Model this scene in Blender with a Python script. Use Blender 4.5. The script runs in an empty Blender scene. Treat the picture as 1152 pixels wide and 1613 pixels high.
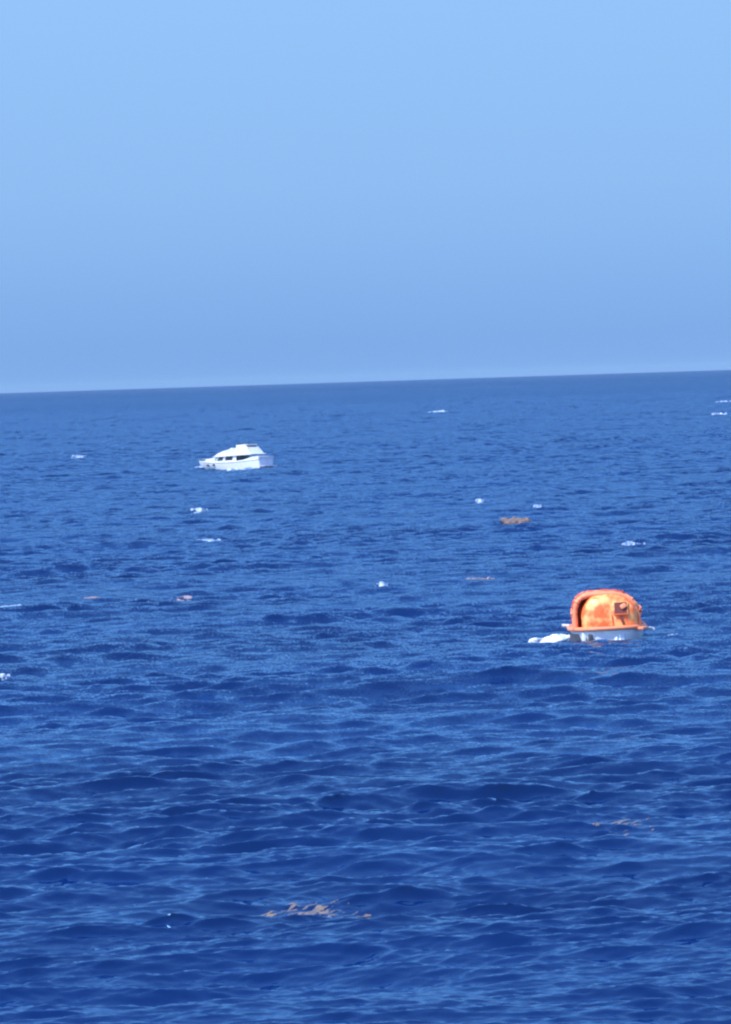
import bpy, bmesh, math, random
import numpy as np
from mathutils import Vector, Matrix

# ------------------------------------------------------------------ camera
W, H = 1152.0, 1613.0            # photograph size; only used to aim the camera
F = 7000.0                        # focal length in photo pixels (long phone zoom)
CAM_Z = 14.5
sc = bpy.context.scene
roll = math.radians(1.84)
pitch = -math.atan(205.0 / F) - 0.0010
cd = bpy.data.cameras.new('camera')
cam = bpy.data.objects.new('camera', cd)
sc.collection.objects.link(cam)
cd.sensor_fit = 'VERTICAL'
cd.sensor_height = 24.0
cd.lens = 24.0 * F / H
cd.clip_start = 1.0
cd.clip_end = 60000.0
RC = Matrix.Rotation(pitch, 3, 'X') @ Matrix.Rotation(math.pi / 2, 3, 'X') @ Matrix.Rotation(-roll, 3, 'Z')
cam.matrix_world = Matrix.Translation((0, 0, CAM_Z)) @ RC.to_4x4()
sc.camera = cam

def at(px, py, z=0.0):
    """point of the sea surface (height z) seen at photo pixel px, py"""
    d = RC @ Vector(((px - W / 2) / F, -(py - H / 2) / F, -1.0))
    t = (z - CAM_Z) / d.z
    return Vector((d.x * t, d.y * t, z))

# ------------------------------------------------------------------ sky, sun, exposure
SUN_EL, SUN_AZ = math.radians(54), math.radians(234)      # clockwise from +Y: behind the camera, to the left
world = bpy.data.worlds.new('World')
sc.world = world
world.use_nodes = True
nt = world.node_tree
nt.nodes.clear()
out = nt.nodes.new('ShaderNodeOutputWorld')
bg = nt.nodes.new('ShaderNodeBackground')
bg.inputs['Strength'].default_value = 0.15
sky = nt.nodes.new('ShaderNodeTexSky')
sky.sky_type = 'NISHITA'
sky.sun_disc = False
sky.sun_elevation = SUN_EL
sky.sun_rotation = SUN_AZ
sky.air_density = 1.2
sky.dust_density = 0.3
sky.ozone_density = 2.0
tc = nt.nodes.new('ShaderNodeTexCoord')
sep = nt.nodes.new('ShaderNodeSeparateXYZ')
nt.links.new(tc.outputs['Generated'], sep.inputs[0])
lift = nt.nodes.new('ShaderNodeVectorMath'); lift.operation = 'ADD'
lift.inputs[1].default_value = (0, 0, 0.30)
nt.links.new(tc.outputs['Generated'], lift.inputs[0])
nt.links.new(lift.outputs[0], sky.inputs[0])
mr = nt.nodes.new('ShaderNodeMapRange')
mr.inputs['From Min'].default_value = 0.0
mr.inputs['From Max'].default_value = 0.6
nt.links.new(sep.outputs['Z'], mr.inputs['Value'])
ramp = nt.nodes.new('ShaderNodeValToRGB')
SKY_STOPS = [(0.0, (0.435, 0.535, 0.68)), (0.014, (0.445, 0.54, 0.685)), (0.071, (0.64, 0.735, 0.81)), (0.142, (0.77, 0.875, 0.925)), (0.27, (1.08, 1.18, 1.18)), (0.5, (1.38, 1.5, 1.5)), (1.0, (1.4, 1.5, 1.5))]
cr = ramp.color_ramp
while len(cr.elements) < len(SKY_STOPS): cr.elements.new(0.5)
for e, (p, c) in zip(cr.elements, SKY_STOPS):
    e.position = p; e.color = (*c, 1)
nt.links.new(mr.outputs[0], ramp.inputs[0])
mul = nt.nodes.new('ShaderNodeMix'); mul.data_type = 'RGBA'; mul.blend_type = 'MULTIPLY'
mul.inputs[0].default_value = 1.0
nt.links.new(sky.outputs[0], mul.inputs[6]); nt.links.new(ramp.outputs[0], mul.inputs[7])
nt.links.new(mul.outputs[2], bg.inputs['Color'])
nt.links.new(bg.outputs[0], out.inputs[0])

sd = bpy.data.lights.new('sun', 'SUN')
sd.energy = 3.4
sd.angle = math.radians(0.5)
sd.color = (1.0, 0.96, 0.90)
sun = bpy.data.objects.new('sun', sd)
sc.collection.objects.link(sun)
SUN_DIR = Vector((math.sin(SUN_AZ) * math.cos(SUN_EL), math.cos(SUN_AZ) * math.cos(SUN_EL), math.sin(SUN_EL)))
sun.rotation_euler = SUN_DIR.to_track_quat('Z', 'Y').to_euler()
sun.location = (0, 0, 100)

sc.view_settings.view_transform = 'Standard'
sc.view_settings.look = 'None'
sc.view_settings.exposure = 0.75
sc.view_settings.gamma = 1.0
sc.render.engine = 'CYCLES'
sc.cycles.filter_width = 2.3
sc.cycles.max_bounces = 5
sc.cycles.volume_bounces = 0

# ------------------------------------------------------------------ helpers
def tag(o, label=None, cat=None, group=None, kind=None):
    if label: o['label'] = label
    if cat: o['category'] = cat
    if group: o['group'] = group
    if kind: o['kind'] = kind
    return o

def mat(name, col, rough=0.5, metal=0.0, spec=0.5, var=0.0, vscale=3.0, coat=0.0, bump=0.0, transl=0.0):
    m = bpy.data.materials.new(name); m.use_nodes = True
    n = m.node_tree; b = n.nodes['Principled BSDF']
    b.inputs['Roughness'].default_value = rough
    b.inputs['Metallic'].default_value = metal
    b.inputs['Specular IOR Level'].default_value = spec
    b.inputs['Coat Weight'].default_value = coat
    t = n.nodes.new('ShaderNodeTexCoord')
    no = n.nodes.new('ShaderNodeTexNoise')
    no.inputs['Scale'].default_value = vscale
    no.inputs['Detail'].default_value = 5
    n.links.new(t.outputs['Object'], no.inputs['Vector'])
    r = n.nodes.new('ShaderNodeValToRGB')
    r.color_ramp.elements[0].position = 0.3; r.color_ramp.elements[1].position = 0.7
    r.color_ramp.elements[0].color = (*[c * (1 - var) for c in col], 1)
    r.color_ramp.elements[1].color = (*[min(1, c * (1 + var * 0.5)) for c in col], 1)
    n.links.new(no.outputs['Fac'], r.inputs[0])
    n.links.new(r.outputs[0], b.inputs['Base Color'])
    if bump:
        bp = n.nodes.new('ShaderNodeBump'); bp.inputs['Strength'].default_value = bump
        bp.inputs['Distance'].default_value = 0.02
        n.links.new(no.outputs['Fac'], bp.inputs['Height']); n.links.new(bp.outputs[0], b.inputs['Normal'])
    return m

def link(name, me, m, parent=None, smooth=True, smooth_angle=35):
    o = bpy.data.objects.new(name, me)
    sc.collection.objects.link(o)
    if m: me.materials.append(m)
    if smooth:
        me.polygons.foreach_set('use_smooth', [True] * len(me.polygons))
        me.set_sharp_from_angle(angle=math.radians(smooth_angle))
    if parent: o.parent = parent
    return o

class MB:
    """collects shapes in one bmesh"""
    def __init__(s): s.bm = bmesh.new()
    def ring_loft(s, rings, closed=True, caps=True):
        vs = [[s.bm.verts.new(p) for p in r] for r in rings]
        n = len(vs[0])
        for a, b in zip(vs, vs[1:]):
            for i in range(n if closed else n - 1):
                j = (i + 1) % n
                try: s.bm.faces.new((a[i], a[j], b[j], b[i]))
                except ValueError: pass
        if caps:
            for r in (vs[0], vs[-1]):
                try: s.bm.faces.new(r)
                except ValueError: pass
        return s
    def box(s, c, d, bevel=0.0, rot=None):
        r = bmesh.ops.create_cube(s.bm, size=1.0)
        vs = r['verts']
        for v in vs:
            v.co = Vector((v.co.x * d[0], v.co.y * d[1], v.co.z * d[2]))
        if bevel:
            es = {e for v in vs for e in v.link_edges}
            rr = bmesh.ops.bevel(s.bm, geom=list(es), offset=bevel, segments=2, affect='EDGES', profile=0.5)
            vs = list({v for f in rr['faces'] for v in f.verts} | {v for v in vs if v.is_valid})
        M = Matrix.Translation(c) @ (rot.to_4x4() if rot else Matrix.Identity(4))
        for v in vs: v.co = M @ v.co
        return s
    def tube(s, pts, r, seg=8, closed=False):
        pts = [Vector(p) for p in pts]
        n = len(pts); rings = []
        for i, p in enumerate(pts):
            a = pts[(i - 1) % n] if (closed or i) else p
            b = pts[(i + 1) % n] if (closed or i < n - 1) else p
            t = (b - a).normalized()
            up = Vector((0, 0, 1)) if abs(t.z) < 0.9 else Vector((1, 0, 0))
            u = t.cross(up).normalized(); v = t.cross(u)
            rr = r[i] if isinstance(r, (list, tuple)) else r
            rings.append([p + (u * math.cos(k * 2 * math.pi / seg) + v * math.sin(k * 2 * math.pi / seg)) * rr for k in range(seg)])
        if closed: rings.append(rings[0])
        return s.ring_loft(rings, True, not closed)
    def ball(s, c, r, sx=1, sy=1, sz=1, sub=2):
        q = bmesh.ops.create_icosphere(s.bm, subdivisions=sub, radius=r)
        for v in q['verts']:
            v.co = Vector((v.co.x * sx, v.co.y * sy, v.co.z * sz)) + Vector(c)
        return s
    def prism(s, poly, y0, y1):
        """extrude an x-z outline from y0 to y1"""
        return s.ring_loft([[(x, y0, z) for x, z in poly], [(x, y1, z) for x, z in poly]])
    def build(s, name, m, parent=None, angle=35, solid=0.0):
        if solid:
            bmesh.ops.recalc_face_normals(s.bm, faces=s.bm.faces)
            bmesh.ops.solidify(s.bm, geom=list(s.bm.faces), thickness=solid)
        bmesh.ops.remove_doubles(s.bm, verts=s.bm.verts, dist=1e-5)
        bmesh.ops.recalc_face_normals(s.bm, faces=s.bm.faces)
        me = bpy.data.meshes.new(name); s.bm.to_mesh(me); s.bm.free()
        return link(name, me, m, parent, True, angle)

def spow(v, p): return math.copysign(abs(v) ** p, v)

# ------------------------------------------------------------------ sea surface (spectrum of wind waves, three bands)
rng = np.random.default_rng(11)
WIND = math.radians(99)           # waves run almost straight away from the ship
KP = 2 * math.pi / 6.5
ALPHA = 0.0081 * 7.0
def band(L, N, lmax, lmin, rot, part=1.0, KP=KP):
    k1 = np.fft.fftfreq(N, d=L / N) * 2 * np.pi
    kx, ky = np.meshgrid(k1, k1, indexing='ij')
    k = np.hypot(kx, ky); k[0, 0] = 1
    th = np.arctan2(ky, kx) - (WIND - rot)
    c = np.cos(th)
    s_exp = np.where(k < 2.4, 4.5, 8.0)
    D = np.where(c > 0, np.abs(c) ** s_exp, 0.0) / np.sqrt(2 * np.pi / (s_exp + 0.5))
    S = part * ALPHA / 2 * k ** -4.0 * np.exp(-1.25 * (KP / k) ** 2) * D
    lam = 2 * np.pi / k
    S = S * (lam <= lmax) * (lam > lmin)
    S[0, 0] = 0
    dk = 2 * np.pi / L
    a = np.sqrt(S * dk * dk)
    z = a * (rng.normal(size=a.shape) + 1j * rng.normal(size=a.shape)) * N * N
    h = np.fft.ifft2(z).real
    dx = np.fft.ifft2(1j * kx / k * z).real
    dy = np.fft.ifft2(1j * ky / k * z).real
    return L, N, h.astype(np.float32), dx.astype(np.float32), dy.astype(np.float32)
BANDS = [(band(359.0, 1024, 60.0, 2.6, 0.47, 0.52), 0.47, 0.95), (band(41.0, 512, 2.6, 0.75, 0.31, 2.0), 0.31, 0.8), (band(12.7, 512, 0.75, 0.16, -0.4, 1.8), -0.4, 0.5),
         (band(277.0, 1024, 60.0, 2.6, -0.83, 0.45), -0.83, 0.95),
         (band(811.0, 512, 90.0, 12.0, 1.1, 0.10, 2 * math.pi / 32.0), 1.1, 0.9)]
def samp(arr, N, u, v):
    u = u % N; v = v % N
    i = np.floor(u).astype(np.int32) % N; j = np.floor(v).astype(np.int32) % N
    fu = (u - np.floor(u)).astype(np.float32); fv = (v - np.floor(v)).astype(np.float32)
    i1 = (i + 1) % N; j1 = (j + 1) % N
    return (arr[i, j] * (1 - fu) + arr[i1, j] * fu) * (1 - fv) + (arr[i, j1] * (1 - fu) + arr[i1, j1] * fu) * fv
def gust_tile(L, N, lmin):
    k1 = np.fft.fftfreq(N, d=L / N) * 2 * np.pi
    kx, ky = np.meshgrid(k1, k1, indexing='ij'); k = np.hypot(kx * 1.6, ky * 0.7); k[0, 0] = 1
    z = k ** -1.3 * (2 * np.pi / k > lmin) * (2 * np.pi / k < 110) * (rng.normal(size=k.shape) + 1j * rng.normal(size=k.shape))
    g = np.fft.ifft2(z).real
    return (g / g.std()).astype(np.float32)
GUST = gust_tile(610.0, 512, 5.0)
def displace(x, y, wts=(1, 1, 1, 1, 1)):
    X = x.astype(np.float64).copy(); Y = y.astype(np.float64).copy(); Z = np.zeros_like(X)
    gu = samp(GUST, 512, (x * 0.8 + y * 0.6) / 610.0 * 512, (y * 0.8 - x * 0.6) / 610.0 * 512)
    for (b, rot, chop), w, gs in zip(BANDS, wts, (0.25, 0.25, 0.25, 0.25, 0.0)):
        w = w * np.clip(1 + gs * gu, 0.25, 2.0)
        L, N, h, dx, dy = b
        c, s = math.cos(rot), math.sin(rot)
        u = (x * c + y * s) / L * N; v = (-x * s + y * c) / L * N
        hh = samp(h, N, u, v); ddx = samp(dx, N, u, v); ddy = samp(dy, N, u, v)
        Z += hh * w
        X += (ddx * c - ddy * s) * w * chop; Y += (ddx * s + ddy * c) * w * chop
    # slow gusts change how rough the water is from place to place
    return X, Y, Z
def sea_z(x, y, wts=(1, 1, 0, 1, 1)):
    x = np.atleast_1d(np.asarray(x, float)); y = np.atleast_1d(np.asarray(y, float))
    ax, ay = x.copy(), y.copy()
    for _ in range(4):
        X, Y, Z = displace(ax, ay, wts)
        ax += x - X; ay += y - Y
    return displace(ax, ay, wts)[2]

rows = [1.0]
while rows[-1] < 84: rows.append(rows[-1] + 3.0)
while rows[-1] < 15000:
    r = rows[-1]
    px = r * r / (CAM_Z * F * 731 / 1152)
    if r < 420: dr = min(max(px * 0.45, 0.08), 0.38)
    elif r < 1000: dr = 0.65
    elif r < 2200: dr = 1.0
    elif r < 5000: dr = 1.0 + (r - 2200) / 2800 * 3.0
    else: dr = r * 0.02
    rows.append(r + dr)
rows = np.array(rows)
dra = np.gradient(rows)
fine = np.linspace(-6.6, 6.6, 660)
left = -6.6 - np.geomspace(0.1, 173.4, 70)
ang = np.radians(np.concatenate([left[::-1], fine, 6.6 + np.geomspace(0.1, 173.4, 70)]))
R, A = np.meshgrid(rows, ang, indexing='ij')
bx, by = R * np.sin(A), R * np.cos(A)
dcol = R * np.abs(np.gradient(ang))[None, :]
sp = np.maximum(dra[:, None], dcol * 0.8)
wC = np.clip(1.4 - sp / 0.28, 0, 1); wB = np.clip(1.6 - sp / 1.0, 0, 1); wA = np.clip(1.6 - sp / 5.0, 0, 1)
X, Y, Z = displace(bx, by, (wA, wB, wC, wA, np.clip(1.8 - sp / 30.0, 0, 1)))
nr, nc = R.shape
co = np.stack([X, Y, Z], -1).reshape(-1, 3).astype(np.float32)
ii = np.arange(nr - 1)[:, None] * nc + np.arange(nc - 1)[None, :]
quads = np.stack([ii, ii + 1, ii + nc + 1, ii + nc], -1).reshape(-1, 4).astype(np.int32)
me = bpy.data.meshes.new('sea_water')
me.vertices.add(len(co)); me.vertices.foreach_set('co', co.ravel())
me.loops.add(quads.size); me.loops.foreach_set('vertex_index', quads.ravel())
me.polygons.add(len(quads))
me.polygons.foreach_set('loop_start', np.arange(0, quads.size, 4, dtype=np.int32))
me.polygons.foreach_set('use_smooth', np.ones(len(quads), dtype=bool))
me.update(calc_edges=True)
for nm, w_, top in (('unresolved_fine', wC, 1.0), ('unresolved_mid', wB, 1.0), ('unresolved_large', wA, 1.0)):
    at_ = me.attributes.new(nm, 'FLOAT', 'POINT')
    at_.data.foreach_set('value', (1 - np.broadcast_to(w_, R.shape)).astype(np.float32).ravel())
print('sea verts', len(co), 'rows', nr, 'zstd', float(Z.std()), 'Hs', 4 * float(Z.std()))

RIP = (0.22, 2.3, 2.6)
def water_material():
    m = bpy.data.materials.new('sea_water'); m.use_nodes = True
    n = m.node_tree; b = n.nodes['Principled BSDF']
    # light coming back up out of the deep water (does not care which way a ripple leans) under a mirror-like surface
    n.nodes.remove(b)
    body = n.nodes.new('ShaderNodeBsdfDiffuse'); body.inputs['Normal'].default_value = (0, 0, 1)
    upn = n.nodes.new('ShaderNodeCombineXYZ'); upn.inputs[2].default_value = 1.0
    n.links.new(upn.outputs[0], body.inputs['Normal'])
    gl = n.nodes.new('ShaderNodeBsdfGlossy'); gl.inputs['Roughness'].default_value = 0.07
    gl.inputs['Color'].default_value = (0.48, 0.75, 1.0, 1)
    fr = n.nodes.new('ShaderNodeFresnel'); fr.inputs['IOR'].default_value = 1.42
    mx = n.nodes.new('ShaderNodeMixShader')
    n.links.new(fr.outputs[0], mx.inputs[0]); n.links.new(body.outputs[0], mx.inputs[1]); n.links.new(gl.outputs[0], mx.inputs[2])
    n.links.new(mx.outputs[0], n.nodes['Material Output'].inputs['Surface'])
    t = n.nodes.new('ShaderNodeTexCoord')
    no = n.nodes.new('ShaderNodeTexNoise'); no.inputs['Scale'].default_value = 0.035
    no.inputs['Detail'].default_value = 3
    n.links.new(t.outputs['Object'], no.inputs['Vector'])
    r = n.nodes.new('ShaderNodeValToRGB')
    r.color_ramp.elements[0].position = 0.35; r.color_ramp.elements[1].position = 0.65
    r.color_ramp.elements[0].color = (0.0006, 0.010, 0.070, 1)
    r.color_ramp.elements[1].color = (0.0008, 0.013, 0.086, 1)
    n.links.new(no.outputs['Fac'], r.inputs[0]); n.links.new(r.outputs[0], body.inputs['Color'])
    # ripples too small for the mesh tilt the surface a little (they carry slope, so they stay right at any distance)
    geo = n.nodes.new('ShaderNodeNewGeometry')
    def vm(op, a, b_):
        v = n.nodes.new('ShaderNodeVectorMath'); v.operation = op
        for k, x in ((0, a), (1, b_)):
            if x is None: continue
            if isinstance(x, tuple): v.inputs[k].default_value = x
            else: n.links.new(x, v.inputs[k])
        return v.outputs[0]
    acc = geo.outputs['Normal']
    for scale, amp, att, wide in ((9.0, RIP[0], None, 0.5), (17.0, RIP[1], 'unresolved_fine', 0.5), (1.3, 1.0, 'unresolved_fine', 0.4), (4.0, RIP[2], 'unresolved_mid', 0.5), (0.3, 1.2, 'unresolved_large', 0.5), (0.003, 0.9, 'unresolved_large', 10.0)):
        mp = n.nodes.new('ShaderNodeMapping')
        mp.inputs['Rotation'].default_value = (0, 0, -0.15)
        mp.inputs['Scale'].default_value = (wide, 1, 1)
        n.links.new(t.outputs['Object'], mp.inputs[0])
        w = n.nodes.new('ShaderNodeTexNoise'); w.inputs['Scale'].default_value = scale
        w.inputs['Detail'].default_value = 2; w.inputs['Roughness'].default_value = 0.6
        n.links.new(mp.outputs[0], w.inputs['Vector'])
        v = vm('SUBTRACT', w.outputs['Color'], (0.5, 0.5, 0.5))
        v = vm('MULTIPLY', v, (amp * 0.7, amp, 0.0))
        if att:
            a_ = n.nodes.new('ShaderNodeAttribute'); a_.attribute_name = att
            v = vm('MULTIPLY', v, a_.outputs['Vector'])
        acc = vm('ADD', acc, v)
    acc = vm('NORMALIZE', acc, None)
    n.links.new(acc, gl.inputs['Normal']); n.links.new(acc, fr.inputs['Normal'])
    return m
WATER = water_material()
sea = bpy.data.objects.new('sea_water', me); sc.collection.objects.link(sea)
me.materials.append(WATER)
tag(sea, kind='structure', label='choppy deep blue sea reaching to the horizon')

# ------------------------------------------------------------------ materials
WHITE = mat('white_gelcoat', (0.66, 0.68, 0.72), 0.3, var=0.06, vscale=1.5, coat=0.3)
TRANSOM = mat('shade_tinted_gelcoat', (0.50, 0.53, 0.68), 0.35, var=0.1, vscale=2)  # white gelcoat with the bluish tone of shade put into its colour
DARKGLASS = mat('tinted_glass', (0.015, 0.02, 0.03), 0.08, spec=0.8)
BLACK = mat('black_rubber', (0.015, 0.015, 0.02), 0.6, var=0.2)
HULLSHADE = mat('painted_hull_shade', (0.05, 0.055, 0.08), 0.6, var=0.3)  # dark grey that paints shade onto the lifeboat hull
STEEL = mat('stainless_steel', (0.6, 0.6, 0.62), 0.25, metal=1.0)
TEAK = mat('teak_deck', (0.30, 0.19, 0.10), 0.6, var=0.3, vscale=8)
ORANGE = mat('orange_canopy', (0.66, 0.06, 0.02), 0.45, var=0.16, vscale=1.6, bump=0.3)
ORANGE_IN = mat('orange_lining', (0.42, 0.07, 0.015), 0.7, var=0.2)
PEACH = mat('faded_orange_paint', (0.90, 0.30, 0.08), 0.45, vscale=1.5, bump=0.3)
_r = [x for x in PEACH.node_tree.nodes if x.type == 'VALTORGB'][0]
_r.color_ramp.elements[0].position = 0.42; _r.color_ramp.elements[1].position = 0.58
_r.color_ramp.elements[0].color = (0.80, 0.15, 0.035, 1); _r.color_ramp.elements[1].color = (0.92, 0.46, 0.17, 1)
PINK = mat('faded_orange_fender', (0.88, 0.27, 0.13), 0.5, var=0.12, vscale=3)
HULLGREY = mat('lifeboat_hull_paint', (0.70, 0.71, 0.77), 0.45, var=0.15, vscale=1.8)
DKRED = mat('dark_red_rail', (0.16, 0.03, 0.025), 0.6)
def foam_mat(name, thin, thick, lo, hi):
    m = mat(name, thick, 0.8, spec=0.2, bump=0.4); n = m.node_tree
    no = [x for x in n.nodes if x.type == 'TEX_NOISE'][0]; t = [x for x in n.nodes if x.type == 'TEX_COORD'][0]
    r = [x for x in n.nodes if x.type == 'VALTORGB'][0]
    mp = n.nodes.new('ShaderNodeMapping'); mp.inputs['Scale'].default_value = (2.6, 1.0, 0.6)
    n.links.new(t.outputs['Generated'], mp.inputs[0]); n.links.new(mp.outputs[0], no.inputs['Vector'])
    no.inputs['Scale'].default_value = 2.4
    r.color_ramp.elements[0].position = lo; r.color_ramp.elements[1].position = hi
    r.color_ramp.elements[0].color = (*thin, 1); r.color_ramp.elements[1].color = (*thick, 1)
    return m
FOAM = foam_mat('sea_foam', (0.10, 0.20, 0.42), (0.56, 0.64, 0.76), 0.38, 0.60)
WASH = foam_mat('white_wash', (0.35, 0.48, 0.70), (0.84, 0.88, 0.92), 0.34, 0.5)
THINFOAM = foam_mat('thin_sea_foam', (0.06, 0.14, 0.34), (0.42, 0.54, 0.74), 0.36, 0.62)
WEED = mat('floating_seaweed', (0.30, 0.21, 0.19), 0.7, spec=0.2, var=0.35, vscale=4, bump=0.6)
DULLWEED = mat('submerged_seaweed', (0.13, 0.12, 0.14), 0.5, spec=0.4, var=0.3, vscale=4, bump=0.4)
WEEDP = foam_mat('bleached_seaweed', (0.05, 0.08, 0.16), (0.22, 0.165, 0.14), 0.38, 0.58)
PALEWEED = foam_mat('pale_pink_seaweed', (0.16, 0.18, 0.28), (0.38, 0.29, 0.32), 0.38, 0.58)

# ------------------------------------------------------------------ orange lifeboat, blunt end towards the ship
def make_lifeboat(px, py, away_turn):
    near = at(px, py)
    sight = math.atan2(near.y, near.x)
    ax = sight + away_turn                     # direction from the near end to the far end
    L2 = 3.9
    c = near + Vector((math.cos(ax), math.sin(ax), 0)) * (L2 * 0.93)
    t = bpy.data.objects.new('lifeboat', None); sc.collection.objects.link(t)
    t.empty_display_size = 1
    t.location = (c.x, c.y, float(np.mean(sea_z(c.x + np.linspace(-3, 3, 9), c.y + np.linspace(-2, 2, 9)))) - 0.02)
    t.rotation_euler = (math.radians(1.0), math.radians(-1.0), ax + math.pi)     # local +X = near end
    tag(t, 'orange covered lifeboat with grey white hull floating on the open sea', 'lifeboat')
    GZ = 0.90                                   # gunwale height
    def plan(sc_=1.0, n=2.6, xs=1.0, m=72, bx=2.05):
        pts = []
        for k in range(m):
            a = 2 * math.pi * k / m
            x = spow(math.cos(a), 2 / n) * L2 * xs
            y = spow(math.sin(a), 2 / n) * bx * sc_
            pts.append((x, y))
        return pts
    # hull: rounded, narrower at the waterline
    rings = []
    for z, s_, xs in ((-0.75, 0.15, 0.60), (-0.62, 0.55, 0.78), (-0.3, 0.76, 0.86), (0.0, 0.85, 0.91), (0.35, 0.92, 0.95), (0.62, 0.96, 0.98), (GZ - 0.02, 0.97, 0.985)):
        rings.append([(x, y, z + 0.05 * (x / L2) ** 2) for x, y in plan(s_, 2.9, xs)])
    MB().ring_loft(rings).build('hull', HULLGREY, t)
    # gunwale fender
    g = MB()
    g.tube([(x, y, GZ + 0.05 * (x / L2) ** 2) for x, y in plan(1.0, 2.9, 1.0)], 0.115, 10, True)
    g.build('fender', PINK, t)
    # deck inside the gunwale
    rings = [[(x, y, GZ + 0.02) for x, y in plan(0.96, 2.9, 0.97)], [(x, y, GZ + 0.09) for x, y in plan(0.95, 2.9, 0.96)]]
    MB().ring_loft(rings).build('deck', PEACH, t)
    # canopy shell: vaulted, open at the near end
    def cw(x):                                  # half width, height
        u = (x + 3.6) / 6.5
        w = 1.80 * min(1, 0.55 + 0.45 * math.sin(min(1, u * 2.2) * math.pi / 2))
        h = 1.86 * min(1, 0.35 + 0.65 * math.sin(min(1, u * 2.4) * math.pi / 2))
        if x > 1.6:
            w -= 0.03 * (x - 1.6) ** 1.4; h -= 0.06 * (x - 1.6) ** 1.5
        return w, h
    def arch(x, dw=0.0, dh=0.0, n=2.55, m=40):
        w, h = cw(x); w -= dw; h -= dh
        r = []
        for k in range(m + 1):
            a = math.pi * k / m
            n = 2.5 if math.cos(a) > 0 else 4.4       # squarer shoulder on one side
            r.append((x, spow(math.cos(a), 2 / n) * w * 1.0, GZ + 0.08 + abs(math.sin(a)) ** (2 / n) * h))
        return r
    xs = np.linspace(-3.45, 2.75, 26)
    MB().ring_loft([arch(float(x)) for x in xs], closed=False, caps=False).build('canopy', ORANGE, t, solid=0.05)
    # far bulkhead closes the vault
    r0 = arch(-3.45, 0.03, 0.03)
    MB().ring_loft([r0, [(-3.5, p[1] * 0.96, GZ + 0.08 + (p[2] - GZ - 0.08) * 0.96) for p in r0]]).build('end_bulkhead', ORANGE, t)
    # thick pale rim round the opening, and stiffening ribs over the vault
    MB().tube([(2.80, p[1] * 0.985, p[2]) for p in arch(2.75)], [0.07 + 0.07 * min(1, k / 24) + 0.03 * math.sin(k * 1.7) * math.sin(k * 0.9 + 1) for k in range(41)], 10).build('canopy_rim', PINK, t)
    for x in (1.35, -0.2, -1.7):
        MB().tube([(x, p[1] * 1.004, p[2] + 0.012) for p in arch(x)], [0.075 + 0.025 * math.sin(k * 2.3 + x) for k in range(41)], 6).build('canopy_rib', ORANGE, t)
    # flap of canopy cloth rolled up over the opening, lumpy
    fl = MB()
    ps = arch(2.55)[6:34]
    fl.tube([(2.62, p[1] * 1.0, p[2] + 0.05) for p in ps], [(0.05 + 0.11 * abs(math.sin(k * 1.15)) * (0.6 + 0.4 * math.sin(k * 0.5))) for k in range(len(ps))], 8)
    fl.build('rolled_flap', PINK, t)
    # dark interior wall inside the opening
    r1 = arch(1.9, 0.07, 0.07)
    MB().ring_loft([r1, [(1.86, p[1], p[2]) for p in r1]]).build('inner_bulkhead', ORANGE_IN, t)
    # rounded steering shelter filling most of the opening, standing to the right
    def dome(x, w, h, yc):
        r = []
        for k in range(37):
            a = math.pi * k / 36
            q = 3.0 if math.cos(a) < 0 else 2.3
            r.append((x, yc + spow(math.cos(a), 2 / q) * w, GZ + 0.085 + abs(math.sin(a)) ** (2 / q) * h))
        return r
    rs = [dome(1.92, 1.55, 1.84, 0.14), dome(2.5, 1.55, 1.84, 0.14), dome(2.95, 1.53, 1.77, 0.14), dome(3.2, 1.44, 1.60, 0.14), dome(3.34, 1.22, 1.28, 0.18), dome(3.42, 0.88, 0.84, 0.12)]
    rs = [[(x + 0.05 * math.sin(3.1 * y + 1.3 * z) + 0.03 * math.sin(7 * y - 4 * z), y * (1 + 0.022 * math.sin(4.7 * z + 2 * x)), z + 0.035 * math.sin(5.3 * y + 2.2 * x) * (z > GZ + 0.3)) for x, y, z in r] for r in rs]
    sh = MB().ring_loft(rs).build('steering_shelter', PEACH, t, angle=50)
    # fold across the shelter front
    MB().tube([(3.03, -1.18, 1.35), (3.22, -0.75, 1.42), (3.30, -0.3, 1.36), (3.24, 0.1, 1.52), (3.16, 0.30, 1.72)], 0.035, 6).build('seam', ORANGE, sh)
    MB().tube([(3.10, -1.02, 2.05), (3.24, -0.5, 1.96), (3.27, 0.1, 2.0), (3.20, 0.5, 2.10)], 0.03, 6).build('seam', ORANGE, sh)
    MB().tube([(3.36, -0.95, 1.02), (3.47, -0.2, 1.08), (3.47, 0.3, 1.04)], 0.035, 6).build('seam', ORANGE, sh)
    MB().tube([(3.28, 0.22, 2.0), (3.40, 0.26, 1.6), (3.47, 0.30, 1.0)], 0.03, 6).build('seam', ORANGE, sh)
    # steering window: frame, dark pane, handle
    wy, wz = 0.74, GZ + 1.06
    fr = MB()
    R_ = Matrix.Rotation(math.radians(-14), 3, 'Y')
    for dy, dz, sy, sz in ((-0.36, 0, 0.05, 0.70), (0.36, 0, 0.05, 0.70), (0, 0.33, 0.66, 0.05), (0, -0.33, 0.66, 0.05)):
        off = R_ @ Vector((0, dy, dz))
        fr.box(Vector((3.27, wy, wz)) + off, (0.30, sy, sz), 0.015, R_)
    fo = fr.build('window_frame', PEACH, t)
    MB().box((3.31, wy, wz), (0.22, 0.66, 0.60), 0, R_).build('window_pane', DKRED, fo)
    MB().box((3.47, wy + 0.14, wz + 0.14), (0.10, 0.34, 0.26), 0.06, R_ @ Matrix.Rotation(0.5, 3, 'X')).build('hatch_lid', PINK, fo)
    # small vent below the window
    R2 = Matrix.Rotation(math.radians(20), 3, 'X') @ Matrix.Rotation(math.radians(-5), 3, 'Y')
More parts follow.
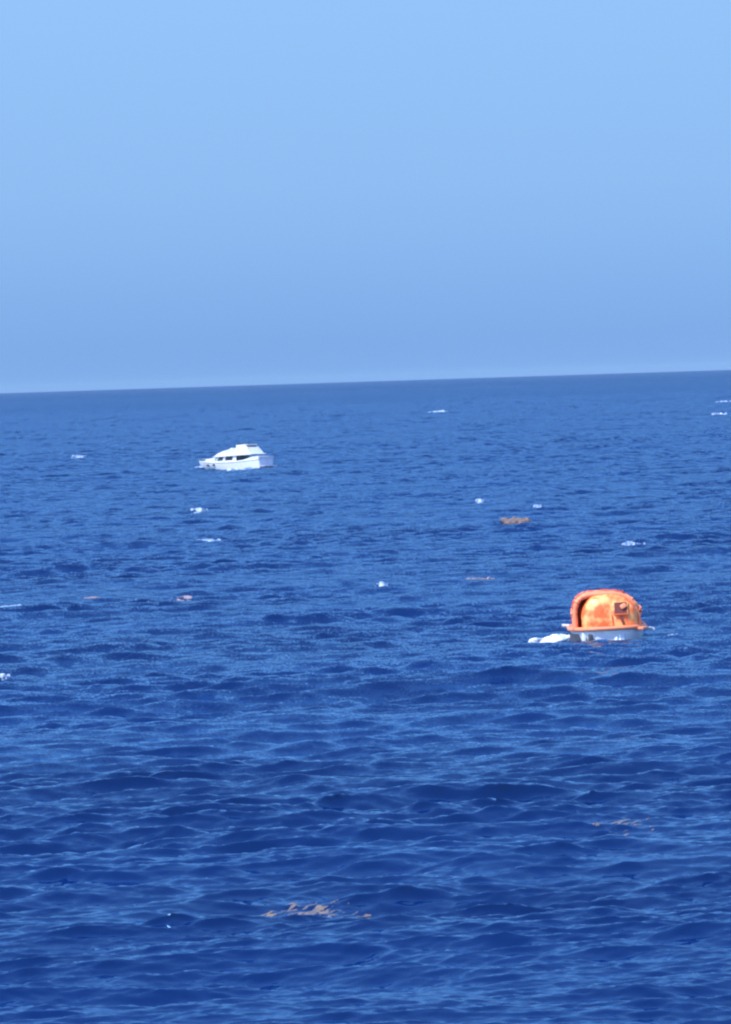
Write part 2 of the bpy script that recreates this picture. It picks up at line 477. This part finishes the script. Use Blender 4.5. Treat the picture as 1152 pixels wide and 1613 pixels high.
    MB().box((3.37, 0.80, GZ + 0.42), (0.16, 0.14, 0.50), 0.03, R2).build('vent_slot', DKRED, t)
    # lumpy lashings on the sunlit shoulder of the vault
    for k, (x, kk, r_) in enumerate([(2.5, 9, 0.15), (2.3, 6, 0.17), (2.6, 12, 0.12), (2.4, 3, 0.13)]):
        p = arch(x)[kk]
        MB().ball((x, p[1] + 0.02, p[2] + 0.02), r_, 1.3, 0.8, 1.0).build('lashing', PINK if k % 2 else PEACH, t)
    # side door openings under the vault (dark)
    for s_ in (-1, 1):
        for x0, x1 in ((-2.4, -1.9), (-1.1, -0.5), (0.2, 0.9)):
            w0 = cw((x0 + x1) / 2)[0]
            MB().box(((x0 + x1) / 2, s_ * (w0 + 0.0), GZ + 0.62), (x1 - x0, 0.10, 0.42), 0.03).build('side_window', DARKGLASS, t)
    # cupola, lamp, hook, aerial
    cu = MB(); cu.ring_loft([[(0.9 + math.cos(a) * r, -0.12 + math.sin(a) * r, z) for a in np.linspace(0, 2 * math.pi, 16, endpoint=False)] for r, z in ((0.42, 2.62), (0.40, 2.78), (0.30, 2.86), (0.1, 2.88))])
    cu.build('cupola', PINK, t)
    MB().tube([(2.2, 0.30, 2.5), (2.2, 0.30, 2.80), (2.32, 0.30, 2.84)], 0.07, 8).build('lifting_hook', BLACK, t)
    MB().tube([(-2.6, -0.3, 2.3), (-2.6, -0.3, 2.85), (-2.35, -0.3, 2.90)], 0.07, 8).build('lifting_hook', BLACK, t)
    MB().tube([(0.2, 0.7, 2.5), (0.2, 0.7, 3.0)], 0.02, 6).build('aerial', BLACK, t)
    # roof grab rails: dark red
    for y in (-1.0, 0.95):
        rl = MB()
        pts = []
        for x in np.linspace(-2.3, 2.3, 12):
            w, h = cw(x)
            yy = min(0.999, abs(y) / w)
            z = GZ + 0.08 + (1 - yy ** 2.55) ** (1 / 2.55) * h
            pts.append((x, y, z + 0.14))
        rl.tube(pts, 0.035, 6)
        for p in pts[::2]: rl.tube([(p[0], p[1], p[2] - 0.18), p], 0.025, 6)
        rl.build('grab_rail', DKRED, t)
    # looped lifelines with floats on the right and left shoulder
    for s_ in (-1, 1):
        lf = MB()
        pts = []
        for i, x in enumerate(np.linspace(-3.0, 2.6, 29)):
            w = cw(x)[0]
            pts.append((x, s_ * (w + 0.06), GZ + 1.05 - 0.20 * abs(math.sin(i * math.pi / 4))))
        lf.tube(pts, 0.03, 6)
        for p in pts[2::4]: lf.ball(p, 0.085)
        lf.build('lifeline', PINK, t)
    # near-end hull fittings: white skeg post, block painted dark as a shaded recess, shade-tinted panel, anchor arm
    MB().box((3.32, -1.32, 0.27), (0.28, 0.24, 1.02), 0.05, Matrix.Rotation(math.radians(-4), 3, 'X')).build('corner_post', WHITE, t)
    MB().box((3.58, -0.95, 0.40), (0.22, 0.26, 0.56), 0.04).build('recess_shade', HULLSHADE, t)
    MB().box((3.62, 0.10, 0.28), (0.24, 1.60, 0.80), 0.11).build('end_panel', TRANSOM, t)
    MB().box((2.9, 1.80, GZ - 0.05), (0.9, 0.55, 0.16), 0.06, Matrix.Rotation(math.radians(-20), 3, 'Z')).build('boarding_step', PINK, t)
    MB().tube([(1.5, 2.05, GZ - 0.1), (1.5, 2.45, GZ - 0.14), (1.9, 2.5, GZ - 0.16)], 0.07, 8).build('fender_arm', WHITE, t)
    MB().tube([(-1.2, -2.02, GZ + 0.08), (-1.2, -2.42, GZ + 0.12)], 0.09, 8).build('fender_arm', WHITE, t)
    # dark strip painting the shade under the gunwale, left side of the hull
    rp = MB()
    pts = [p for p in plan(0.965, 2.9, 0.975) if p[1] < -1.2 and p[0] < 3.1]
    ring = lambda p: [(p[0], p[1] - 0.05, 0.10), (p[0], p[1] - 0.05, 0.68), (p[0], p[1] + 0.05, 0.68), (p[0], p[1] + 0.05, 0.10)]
    rp.ring_loft([ring(p) for p in pts]).build('hull_shade_strip', HULLSHADE, t)
    return t, c, ax
lifeboat, LB, LB_AX = make_lifeboat(959, 1008, 0.02)

# ------------------------------------------------------------------ white motor yacht, bow to the left, stern quarter to us
def make_yacht(px, py, heading):
    c = at(px, py)
    t = bpy.data.objects.new('motor_yacht', None); sc.collection.objects.link(t)
    t.location = (c.x, c.y, -0.05)
    t.rotation_euler = (math.radians(1.5), math.radians(1.2), heading)
    t.scale = (1.02, 1.0, 0.95)
    tag(t, 'white motor yacht with flybridge and dark windows heading left far out', 'yacht')
    # hull
    st = [(-6.6, 1.90, 1.62), (-5.0, 2.05, 1.50), (-2.5, 2.15, 1.32), (0, 2.12, 1.28), (2.5, 1.85, 1.32), (4.4, 1.35, 1.44), (6.0, 0.72, 1.56), (7.3, 0.08, 1.66)]
    rings = []
    for x, b, dz in st:
        u = max(0, (x - 1) / 5.7)
        xk = x - 1.0 * u ** 3
        cb = b * (0.90 - 0.45 * u)
        rings.append([(xk - 0.25 * u, 0, -0.7 + 0.5 * u ** 2), (xk, -cb, -0.05 + 0.25 * u), (x - 0.25 * u, -b * 0.97, dz * 0.6), (x, -b, dz), (x, 0, dz + 0.06), (x, b, dz), (x - 0.25 * u, b * 0.97, dz * 0.6), (xk, cb, -0.05 + 0.25 * u)])
    MB().ring_loft(rings).build('hull', WHITE, t, angle=30)
    MB().box((-6.66, 0, 0.84), (0.10, 3.5, 1.4), 0.04).build('transom', TRANSOM, t)
    MB().box((-7.15, 0, 0.32), (1.0, 3.5, 0.14), 0.05).build('swim_platform', TRANSOM, t)
    for s_ in (-1, 1):
        MB().tube([(x, s_ * (b + 0.02), dz - 0.10) for x, b, dz in st[:-1]], 0.05, 6).build('rub_rail', WHITE, t)
    # raised foredeck trunk
    rings = []
    for x, w, z in ((2.4, 1.35, 2.10), (3.6, 1.20, 2.10), (4.8, 0.85, 2.00), (5.7, 0.5, 1.80), (6.1, 0.35, 1.55)):
        rings.append([(x, -w, 1.3), (x, -w * 0.93, z - 0.12), (x, -w * 0.6, z), (x, w * 0.6, z), (x, w * 0.93, z - 0.12), (x, w, 1.3)])
    MB().ring_loft(rings).build('foredeck_trunk', WHITE, t)
    # deckhouse, dark windows, pillars
    MB().prism([(3.3, 1.2), (2.9, 1.52), (-1.6, 1.52), (-1.9, 1.2)], -1.62, 1.62).build('deckhouse', WHITE, t)
    MB().prism([(2.8, 1.522), (2.2, 2.24), (-1.5, 2.24), (-1.6, 1.522)], -1.50, 1.50).build('saloon_window', DARKGLASS, t)
    for s_ in (-1, 1):
        for x0, x1, w in ((2.55, 2.05, 0.16), (0.95, 0.75, 0.22), (-1.25, -1.35, 0.36)):
            MB().ring_loft([[(x0 - w, s_ * 1.49, 1.49), (x0 + w, s_ * 1.49, 1.49), (x0 + w, s_ * 1.57, 1.49), (x0 - w, s_ * 1.57, 1.49)],
                         [(x1 - w, s_ * 1.47, 2.26), (x1 + w, s_ * 1.47, 2.26), (x1 + w, s_ * 1.55, 2.26), (x1 - w, s_ * 1.55, 2.26)]]).build('window_pillar', WHITE, t)
    # flybridge slab with long overhang aft
    MB().prism([(3.2, 2.20), (2.2, 2.50), (-4.9, 2.62), (-5.3, 2.50), (-4.9, 2.40), (2.2, 2.20)], -1.85, 1.85).build('flybridge_deck', WHITE, t)
    # flybridge coaming (raked front), tapering in plan
    out_ = [(2.7, 2.42), (1.9, 2.86), (0.8, 3.22), (-0.6, 3.46), (-2.0, 3.66), (-3.9, 3.70), (-4.9, 2.58)]
    MB().ring_loft([[(x, -1.75, z) for x, z in out_], [(x, -1.60, z + 0.03) for x, z in out_], [(x, 1.60, z + 0.03) for x, z in out_], [(x, 1.75, z) for x, z in out_]]).build('flybridge_coaming', WHITE, t)
    MB().prism([(0.4, 3.30), (-0.5, 3.72), (-0.7, 3.72), (-0.4, 3.40)], -1.2, 1.2).build('flybridge_windscreen', WHITE, t)
    MB().box((-2.7, 0, 4.08), (2.3, 2.9, 0.20), 0.08, Matrix.Rotation(math.radians(2), 3, 'Y')).build('hardtop', WHITE, t)
    for s_ in (-1, 1):
        MB().prism([(-4.2, 3.62), (-3.5, 4.02), (-1.9, 4.02), (-1.4, 3.50)], s_ * 1.42 - 0.08, s_ * 1.42 + 0.08).build('hardtop_support', WHITE, t)
    MB().ball((-2.9, 0, 4.30), 0.34, 1.6, 1, 0.40).build('radar', BLACK, t)
    MB().tube([(-2.3, 0.4, 4.12), (-2.4, 0.4, 5.0)], 0.025, 6).build('aerial', STEEL, t)
    # cockpit side coamings rising aft, dark opening below the overhang
    for s_ in (-1, 1):
        MB().prism([(-1.7, 1.2), (-1.7, 1.36), (-3.4, 1.50), (-4.6, 1.80), (-5.4, 2.0), (-6.6, 2.02), (-6.6, 1.5)], s_ * 1.93 - 0.06, s_ * 1.93 + 0.06).build('cockpit_coaming', WHITE, t)
        MB().tube([(-4.8, s_ * 1.7, 1.5), (-4.8, s_ * 1.7, 2.5)], 0.06, 6).build('overhang_post', STEEL, t)
    MB().box((-1.95, 0, 1.85), (0.1, 2.9, 1.1), 0.02).build('saloon_door', DARKGLASS, t)
    MB().box((-5.9, 0, 1.82), (0.7, 3.0, 0.5), 0.1).build('cockpit_seat', TRANSOM, t)
    MB().box((-6.66, 0, 1.76), (0.10, 3.8, 0.50), 0.03).build('stern_coaming', TRANSOM, t)
    for s_ in (-1, 1):
        for x, b in ((4.5, 1.27), (2.9, 1.72)):
            MB().ring_loft([[(x + 0.34 * math.cos(a), s_ * (b * 0.93 + o), 0.84 + 0.17 * math.sin(a)) for a in np.linspace(0, 2 * math.pi, 14, endpoint=False)] for o in (-0.12, 0.14)]).build('porthole', DARKGLASS, t)
    # bow rail
    br = MB()
    rp = [(x, -b * 0.93, dz + 0.38) for x, b, dz in st[3:]] + [(7.35, 0, 2.05)] + [(x, b * 0.93, dz + 0.38) for x, b, dz in st[:2:-1]]
    br.tube(rp, 0.028, 6)
    for p in rp: br.tube([(p[0], p[1], p[2] - 0.42), p], 0.022, 6)
    br.build('bow_rail', STEEL, t)
    return t, c
yacht, YC = make_yacht(369.5, 738.5, math.radians(143))

# ------------------------------------------------------------------ foam and weed on the water
def patch(name, px, py, wpx, dep, m, label, cat, group, tilt=0.0, heap=0.18, cover=0.5, cell=None, seed=0, streak=1.0, snap=True, rag=0.55, shear=0.0):
    """a ragged raft of foam or weed lying on the waves at photo place px,py; wpx is its breadth in photo px, dep its depth in metres"""
    rd = np.random.default_rng(seed + 77)
    c = at(px, py)
    D = math.hypot(c.x, c.y)
    dep *= 1.6
    heap = heap * (0.8 + min(1.0, D / 900.0))
    cover = cover * 0.8
    wm = wpx * D / F
    if snap:
        ts = np.linspace(-1.5, 1.5, 31)
        zz = sea_z(c.x + 0 * ts, c.y + ts)
        c = c + Vector((0, float(ts[int(np.argmax(zz))]), 0))
        z0 = float(zz.max()); c.y -= z0 * 0.3
    wm *= 1.3
    cell = cell or max(0.04, wm / 56)
    nx = int(wm * 1.1 / cell) + 2; ny = int(dep * 1.1 / cell) + 2
    # smooth noise
    def noise(nx, ny, fx, fy):
        g = rd.random((int(nx / fx) + 4, int(ny / fy) + 4))
        u = np.arange(nx)[:, None] / fx; v = np.arange(ny)[None, :] / fy
        i = u.astype(int); j = v.astype(int); a = u - i; b = v - j
        a = a * a * (3 - 2 * a); b = b * b * (3 - 2 * b)
        return (g[i, j] * (1 - a) + g[i + 1, j] * a) * (1 - b) + (g[i, j + 1] * (1 - a) + g[i + 1, j + 1] * a) * b
    n = 0.5 * noise(nx, ny, 9 * streak, 7) + 0.3 * noise(nx, ny, 4 * streak, 3) + 0.2 * noise(nx, ny, 1.7, 1.5)
    if shear:
        n = 0.75 * noise(nx, ny, 14, 3.0) + 0.25 * noise(nx, ny, 5, 1.8)
        for i in range(nx): n[i] = np.roll(n[i], int(round(shear * i)))
    u = (np.arange(nx) / (nx - 1) * 2 - 1)[:, None]; v = (np.arange(ny) / (ny - 1) * 2 - 1)[None, :]
    fall = 1 - np.sqrt(u ** 2 + v ** 2)
    f = n * (1 + rag) + (fall - 0.5) * 0.9 * (1 - rag)
    f = f - 4 * np.clip(0.16 - fall, 0, None)
    thr = np.quantile(f, 1 - cover * 0.62)
    lx = u * wm / 2 * np.ones_like(v); ly = v * dep / 2 * np.ones_like(u) + lx * tilt
    wx = c.x + lx + (rd.random(lx.shape) - 0.5) * cell * 0.6; wy = c.y + ly + (rd.random(lx.shape) - 0.5) * cell * 0.6
    zs = sea_z(wx.ravel(), wy.ravel(), (1, 1, 1 if D < 200 else 0, 1, 1)).reshape(wx.shape)
    hh = np.clip((f - thr) * 3, 0, 1) ** 0.7 * heap * (0.85 + 0.3 * rd.random(f.shape))
    top = zs + ((-0.02 if D < 180 else 0.04) if shear else 0.03) + hh
    keep = f > thr
    V = {}; verts = []; faces = []
    def vid(i, j):
        if (i, j) not in V:
            V[(i, j)] = len(verts); verts.append((wx[i, j] - c.x, wy[i, j] - c.y, top[i, j]))
        return V[(i, j)]
    edges = {}
    for i in range(nx - 1):
        for j in range(ny - 1):
            if keep[i, j]:
                q = (vid(i, j), vid(i + 1, j), vid(i + 1, j + 1), vid(i, j + 1))
                faces.append(q)
                for a, b in zip(q, q[1:] + q[:1]): edges[(a, b)] = 1
    # skirt so the raft has thickness down into the water
    low = {}
    for a, b in list(edges):
        if (b, a) not in edges:
            for k in (a, b):
                if k not in low:
                    low[k] = len(verts); x, y, z = verts[k]; verts.append((x, y, z - heap * 0.9 - 0.12))
            faces.append((b, a, low[a], low[b]))
    if not faces: return None
    mesh = bpy.data.meshes.new(name); mesh.from_pydata(verts, [], faces); mesh.update()
    o = link(name, mesh, m, None, True, 60)
    o.location = (c.x, c.y, 0)
    tag(o, label, cat, group)
    return o

WG = 'breaking white wave crests'
CAPS = [
    (690, 650, 30, 9.0, THINFOAM, 'faint wide whitecap near the horizon, right of the picture centre', 0.35, 0.6),
    (1140, 634, 26, 7.0, THINFOAM, 'whitecap nearest the horizon at the right edge', 0.35, 0.5),
    (1134, 655, 22, 6.0, FOAM, 'small bright whitecap at the right edge, just below the one nearest the horizon', 0.3, 0.4),
    (124, 723, 20, 5.0, THINFOAM, 'faint pale whitecap far left of the white yacht', 0.3, 0.5),
    (314, 806, 26, 2.2, FOAM, 'whitecap straight below the white yacht', 0.12, 0.35),
    (328, 857, 36, 1.4, THINFOAM, 'thin flat pale streak of foam second below the white yacht', 0.04, 0.5),
    (756, 792, 12, 1.6, FOAM, 'tiny round whitecap above the tan weed patch, left of the other tiny one', 0.18, 0.45),
    (848, 805, 13, 1.2, THINFOAM, 'tiny dim whitecap up right of the tan weed patch', 0.15, 0.5),
    (998, 857, 36, 1.3, FOAM, 'slanting bright whitecap above the orange lifeboat', 0.12, 0.40),
    (601, 928, 20, 0.8, FOAM, 'small slanting whitecap near the middle of the sea', 0.10, 0.40),
    (14, 961, 56, 1.1, THINFOAM, 'long pale foam streak at the left edge', 0.12, 0.6),
    (3, 1061, 26, 0.8, FOAM, 'bright white breaking crest cut by the left edge', 0.14, 0.55),
    (1062, 996, 15, 0.5, THINFOAM, 'tiny foam fleck right of the orange lifeboat', 0.08, 0.5),
]
for i, (px, py, w, d, m, lab, heap, cov) in enumerate(CAPS):
    if lab: patch('whitecap', px, py, w, d, m, lab, 'whitecap', WG, tilt=0.25, heap=heap, cover=cov, seed=i)
GW = 'tan patches of floating seaweed'
for i, (px, py, w, d, m, lab, heap, cov, sh_) in enumerate([
    (812, 826, 40, 3.2, WEED, 'orange tan seaweed patch farthest out, right of the centre', 0.15, 0.5, 0.5),
    (754, 915, 42, 1.5, PALEWEED, 'pinkish seaweed streak left of the orange lifeboat', 0.12, 0.6, 0.4),
    (285, 946, 28, 1.0, PALEWEED, 'thin pinkish seaweed streak below the yacht, left of the centre', 0.03, 0.5, 0),
    (147, 943, 22, 1.0, PALEWEED, 'small pinkish seaweed fleck left of the thin streak', 0.05, 0.5, 0),
    (492, 1417, 165, 2.6, WEEDP, 'largest seaweed patch, streaky and pale tan, low in the picture', 0.05, 0.40, 1.1),
    (985, 1303, 100, 2.4, DULLWEED, 'scattered dull brownish seaweed below the orange lifeboat', 0.04, 0.25, 0.8),
    (210, 1340, 70, 1.6, DULLWEED, 'faint brownish seaweed fleck low on the left of the water', 0.04, 0.22, 0.6),
]):
    patch('seaweed_patch', px, py, w, d, m, lab, 'seaweed', GW, tilt=0.15, shear=sh_, heap=heap, cover=cov, seed=40 + i, streak=2.6, snap=(i < 4), rag=0.72, cell=max(0.03, w * math.hypot(*at(px, py)[:2]) / F / 60))

# wash beside the boats
patch('boat_wash', 868, 1001, 72, 2.4, WASH, 'thick white wash on the water left of the orange lifeboat', 'foam', 'foam thrown up by the boats', 0.9, 0.10, 0.62, seed=91, snap=False, streak=2.5, rag=0.35)
patch('boat_wash', 974, 1007, 22, 0.8, WASH, 'white splash against the near end of the orange lifeboat', 'foam', 'foam thrown up by the boats', 0, 0.45, 0.8, seed=92, snap=False)
patch('boat_wash', 324, 738, 30, 4.0, FOAM, 'white bow wave at the left end of the yacht', 'foam', 'foam thrown up by the boats', 0, 0.22, 0.6, seed=93, snap=False)
patch('boat_wash', 375, 741, 50, 3.0, FOAM, 'white foam line along the near side of the yacht', 'foam', 'foam thrown up by the boats', 0.2, 0.12, 0.45, seed=94, snap=False)
patch('boat_wash', 408, 738, 44, 5.0, THINFOAM, 'pale bluish wash round the stern of the yacht', 'foam', 'foam thrown up by the boats', 0.3, 0.2, 0.6, seed=95, snap=False)

# ------------------------------------------------------------------ thin sea haze
def make_haze():
    b = MB(); b.box((0, 0, 12.0), (31000, 31000, 28.0))
    m = bpy.data.materials.new('haze'); m.use_nodes = True
    n = m.node_tree; n.nodes.clear()
    o_ = n.nodes.new('ShaderNodeOutputMaterial'); v = n.nodes.new('ShaderNodeVolumePrincipled')
    v.inputs['Color'].default_value = (0.60, 0.80, 1.0, 1)
    v.inputs['Density'].default_value = 0.000013
    v.inputs['Anisotropy'].default_value = 0.0
    n.links.new(v.outputs[0], o_.inputs['Volume'])
    h = b.build('haze', m)
    tag(h, kind='stuff', label='thin blue haze low over the far sea')
make_haze()
